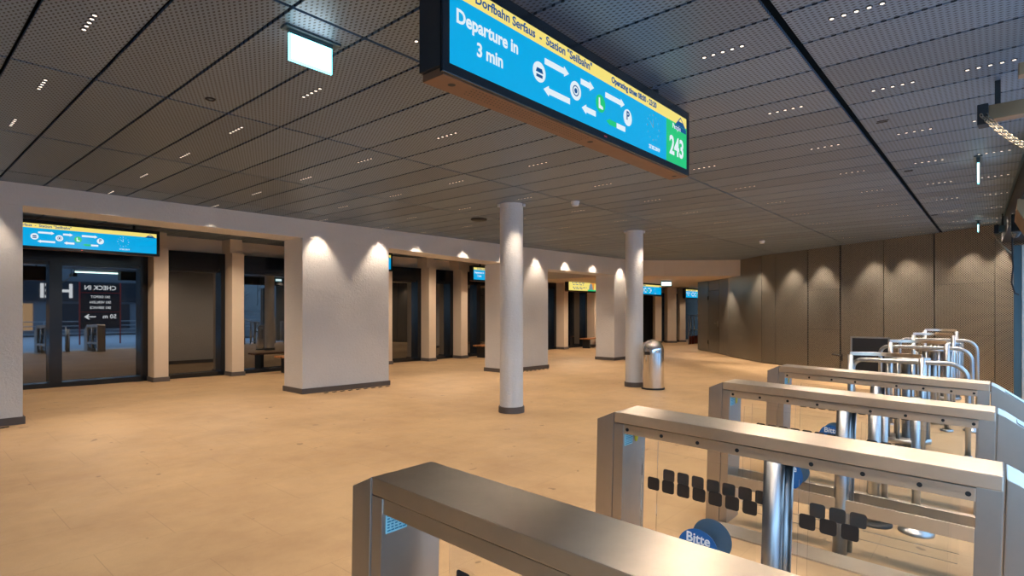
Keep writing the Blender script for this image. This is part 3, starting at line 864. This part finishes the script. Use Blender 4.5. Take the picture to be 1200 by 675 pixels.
# ------------------------------------------------------------------ benches by the doors
for (x0, x1, y0, lab) in ((6.15, 7.7, 12.3, 'wooden bench whose end shows left of the second arcade pillar'), (12.62, 14.1, 12.28, 'wooden bench whose end shows left of the third arcade pillar'), (18.5, 20.2, 12.2, 'wooden bench whose end shows left of the farthest arcade pillar')):
    t = thing('bench', lab, 'bench', (x0, y0, fz(x0, y0)), 0, 'wooden benches by the train doors')
    b = new()
    for k in range(3): box(b, 0, x1 - x0, k * .13, k * .13 + .12, .36, .40, .005)
    link('seat', b, 'wood', t)
    for xx in (.15, x1 - x0 - .23):
        b = new(); box(b, xx, xx + .08, .03, .35, 0, .36, .004); link('leg', b, 'black_matt', t)

# ------------------------------------------------------------------ far railing
t = thing('guard_railing', 'steel railing with a dark red lower panel at the far end of the hall', 'railing', (23.7, 10.35, 0), .0)
b = new()
for z in (.62, 1.27): box(b, 0, 1.4, 0, .03, z - .02, z + .02, .003)
for x in (0, .27, .6, 1.37): box(b, x, x + .03, 0, .03, 0, 1.29, .003)
link('frame', b, 'tube', t)
b = new(); box(b, .02, 1.38, .005, .025, 0, .37, .002); link('lower_panel', b, 'red', t)

# ------------------------------------------------------------------ entrance front, top right: gate drives, bracket, frame and chains
t = thing('entrance_frame_post', 'blue-grey steel upright at the right edge, beside the metal wall', 'door frame', (12.35, -.50, -.05))
b = new(); box(b, 0, .16, .0, .34, 0, 2.62, .006); link('upright', b, 'blue_steel', t)
b = new(); box(b, -.02, 0, .06, .10, 0, 2.62, .002); box(b, -.02, 0, .20, .24, 0, 2.62, .002); link('guide_track', b, 'steel_v', t)

def drive(x, y, z, s, label, ln, mat='brass'):
    t = thing('gate_drive', label, 'gate drive', (x, y, z), -.05, 'overhead gate drives at the entrance')
    b = new(); box(b, -.05, .05, -ln, -.06, -.05, .05, .006); link('motor_housing', b, mat, t)
    b = new(); box(b, -.06, .06, -.06, .0, -.075, .065, .006); link('chain_wheel', b, 'black_matt', t)
    b = new(); box(b, -.056, .056, -.46 * s, -.28 * s, -.054, .054, .004); link('clamp_band', b, 'black_matt', t)
    b = new(); box(b, -.01, .01, -ln * .8, -ln * .8 + .03, .05, H - z, .0); link('hanger', b, 'black_matt', t); b = new(); box(b, -.01, .01, -.12, -.09, .05, H - z, .0); link('hanger', b, 'black_matt', t)
    return t
D1 = drive(5.07, .12, 2.85, 1, 'bronze-coloured motor drive under the ceiling at the top right, with a chain', .62)
D2 = drive(12.1, .08, 2.83, 1, 'small grey motor drive high on the metal wall by the blue-grey upright', .34, 'blue_steel')

def inv(t): return (Matrix.Translation(t.location) @ t.rotation_euler.to_matrix().to_4x4()).inverted()
def chain(p0, p1, sag, label, r=.010, pitch=.028, name='chain'):
    p0, p1 = Vector(p0), Vector(p1); n = int((p1 - p0).length / pitch)
    b = new()
    side = (p1 - p0).normalized().cross(Vector((0, 0, 1))).normalized()
    for strand in (-.5, .5):
        for k in range(n):
            u = (k + .5) / n; c = p0.lerp(p1, u) + Vector((0, 0, -sag * 4 * u * (1 - u))) + side * strand * .035
            d = (p1 - p0).normalized(); d = (d + Vector((0, 0, -sag * 4 * (1 - 2 * u) / (p1 - p0).length))).normalized()
            a = side if k % 2 else d.cross(side).normalized()
            pts = [c + d * (.019 * math.cos(q * PI / 5)) + a * (.010 * math.sin(q * PI / 5)) for q in range(10)]
            tube(b, pts, .0032, 5, closed=True)
    o = link(name, b, 'chain'); o.parent = D1; o.matrix_parent_inverse = inv(D1); return o
chain((5.0, .09, 2.84), (4.62, -.16, 2.46), .03, 'double steel chain hanging in a slant from the motor drive at the top right')
b = new(); tube(b, [(12.1, .10, 2.76), (12.1, -.02, 2.55), (12.1, -.13, 2.42)], .012, 8)
o = link('tie_rod', b, 'chain'); o.parent = D2; o.matrix_parent_inverse = inv(D2)
b = new(); tube(b, [(12.05, -.13, 2.95), (12.05, -.14, 2.5), (12.05, -.15, 2.2), (12.05, -.13, 1.95), (12.05, -.17, 1.78), (12.05, -.22, 1.75)], .012, 8)
o = link('cable', b, 'black_matt'); o.parent = D2; o.matrix_parent_inverse = inv(D2)
b = new(); prism(b, [(-.14, 2.73), (-.13, 2.62), (-.30, 2.26), (-.5, 2.26), (-.5, 2.73)], 'x', 8.3, 9.5, .006); rh = link('roller_housing', b, 'brass', WE)
b = new(); tube(b, [(9.5, -.20, 2.60), (11.0, -.16, 2.60)], .045, 14); box(b, 9.55, 9.8, -.34, -.10, 2.5, 2.73, .01); link('drive_shaft', b, 'black', WE)
b = new()
box(b, 0, .08, -.16, 0, -.07, .0, .006); box(b, .02, .05, -.10, -.07, 0, .20, .003)
o = link('ceiling_bracket', b, 'brass', None, (4.3, -.075, 2.91)); tag(o, 'small bronze-coloured bracket cut by the right edge, above the motor drive', 'bracket')

# ------------------------------------------------------------------ outside, seen in the dark glass: plaza, facade, sign, stairs, tube lamp
bm = new(); box(bm, -25, 45, -25, -.55, -.25, -.055); struct('paving_plaza', bm, 'paving')
t = thing('info_totem', 'dark blue CHECK IN sign with red posts, seen mirrored in the double door', 'sign', (6.05, -4.0, 0), 0)
b = new(); box(b, 0, 1.45, -.05, 0, .72, 2.70, .01); bd = link('board', b, 'sign_dark', t)
for x in (-.05, 1.45):
    b = new(); box(b, x, x + .05, -.05, 0, 0, 2.75, .004); link('post', b, 'sign_red', t)
b = new(); box(b, 0, 1.45, 0, .006, 2.27, 2.30); box(b, 0, 1.45, 0, .006, 1.42, 1.44); link('dividing_line', b, 'sign_red', bd)
RT = (PI / 2, 0, PI)
text('sign_lettering', 'CHECK IN', .27, 'signletter', bd, (.72, .008, 2.50), RT, .004, 'CENTER', .95)
for k, s_ in enumerate(('SKI DEPOT', 'SKI VERLEIH', 'SKI SERVICE')):
    text('sign_lettering', s_, .15, 'signletter', bd, (.72, .008, 2.10 - k * .24), RT, .001, 'CENTER')
text('sign_lettering', '50 m', .26, 'signletter', bd, (1.33, .008, 1.22), RT, .003, 'LEFT')
b = new(); zc = 1.22
prism(b, [(.55, zc - .02), (.25, zc - .02), (.33, zc - .11), (.28, zc - .11), (.13, zc), (.28, zc + .11), (.33, zc + .11), (.25, zc + .02), (.55, zc + .02)], 'y', .006, .01)
link('sign_arrow', b, 'signletter', bd)
# long facade across the plaza
t = thing('shop_building', 'shop front across the plaza with lit windows and large white letters, mirrored in the glass', 'building', (-8, -16, 0), 0)
b = new(); box(b, 0, 44, -2, 0, 0, 4.2, .02); fac = link('facade', b, 'outwall', t)
for k in range(9):
    b = new(); box(b, 1.0 + k * 4.8, 4.6 + k * 4.8, 0, .05, .3, 1.9, .01); link('shop_window', b, 'shop' if k in (1, 2, 5) else 'sign_dark', fac)
b = new(); box(b, 6, 30, .0, .25, 2.05, 3.25, .02); fb = link('sign_fascia', b, 'sign_dark', t)
text('fascia_lettering', 'HEI', 1.15, 'signletter', fb, (15.25, .27, 2.62), RT, .03, 'CENTER', .95)
# railing in front of the entrance
t = thing('plaza_railing', 'long steel railing on the plaza, mirrored in the double door', 'railing', (-3, -5.2, 0))
b = new()
for z in (.45, .62, .8, 1.0): tube(b, [(0, 0, z), (22, 0, z)], .018, 8)
for k in range(12): tube(b, [(k * 2, 0, 0), (k * 2, 0, 1.0)], .022, 8)
link('rails', b, 'tube', t)
# outdoor stairs
t = thing('outdoor_stairs', 'pale concrete stairs with a handrail outside, mirrored in the third door', 'stairs', (12.2, -5.8, 0), 0)
b = new()
for k in range(9): box(b, k * .32, 4.2, -2.2, 0, k * .17, (k + 1) * .17, .01)
link('steps', b, 'stairs', t)
b = new(); box(b, -.4, 4.6, -2.5, -2.3, 0, 5.2, .02); link('side_wall', b, 'stairs', t)
for z in (.85, 1.05):
    b = new(); tube(b, [(0, -2.22, z), (2.88, -2.22, z + 1.53)], .025, 10); link('handrail', b, 'tube', t)
# tube lamp fixed under the entrance canopy
bm = new(); box(bm, -3, 13.3, -1.6, -.64, 3.36, 3.5); struct('ceiling_canopy', bm, 'outwall')
t = thing('tube_lamp', 'long white fluorescent tube lamp under the canopy, mirrored in the double door', 'lamp', (5.3, -1.4, 3.04))
b = new(); box(b, 0, 1.9, -.05, .05, .02, .325, .005); link('housing', b, 'white', t)
b = new(); tube(b, [(.03, 0, 0), (1.87, 0, 0)], .028, 12); link('tube', b, 'tubelight', t)

# ------------------------------------------------------------------ world, camera, colour
w = bpy.data.worlds.new('World'); S.world = w; w.use_nodes = True
nt = w.node_tree; bg = nt.nodes['Background']
tc = nt.nodes.new('ShaderNodeTexCoord'); sp = nt.nodes.new('ShaderNodeSeparateXYZ'); nt.links.new(tc.outputs['Generated'], sp.inputs[0])
rp = nt.nodes.new('ShaderNodeValToRGB'); nt.links.new(sp.outputs[2], rp.inputs[0])
rp.color_ramp.elements[0].color = (.42, .68, .95, 1); rp.color_ramp.elements[1].color = (.26, .50, .90, 1)
nt.links.new(rp.outputs[0], bg.inputs['Color']); bg.inputs['Strength'].default_value = 3.8

cam = bpy.data.cameras.new('Camera'); co = bpy.data.objects.new('Camera', cam); C.objects.link(co); S.camera = co
cam.sensor_width = 36; cam.sensor_fit = 'HORIZONTAL'; cam.lens = 656.3 / 1200 * 36
cam.shift_y = 26.3 / 1200; cam.clip_start = .02; cam.clip_end = 200
co.location = (0, 0, EYE); co.rotation_euler = (PI / 2, 0, YAW - PI / 2)
vs = S.view_settings; S.display_settings.display_device = 'sRGB'
vs.view_transform = 'Standard'; vs.look = 'None'; vs.gamma = 1; vs.exposure = 0; vs.use_curve_mapping = False
S.cycles.use_light_tree = True
S.cycles.transparent_max_bounces = 48
S.cycles.max_bounces = 10
S.cycles.sample_clamp_indirect = 6
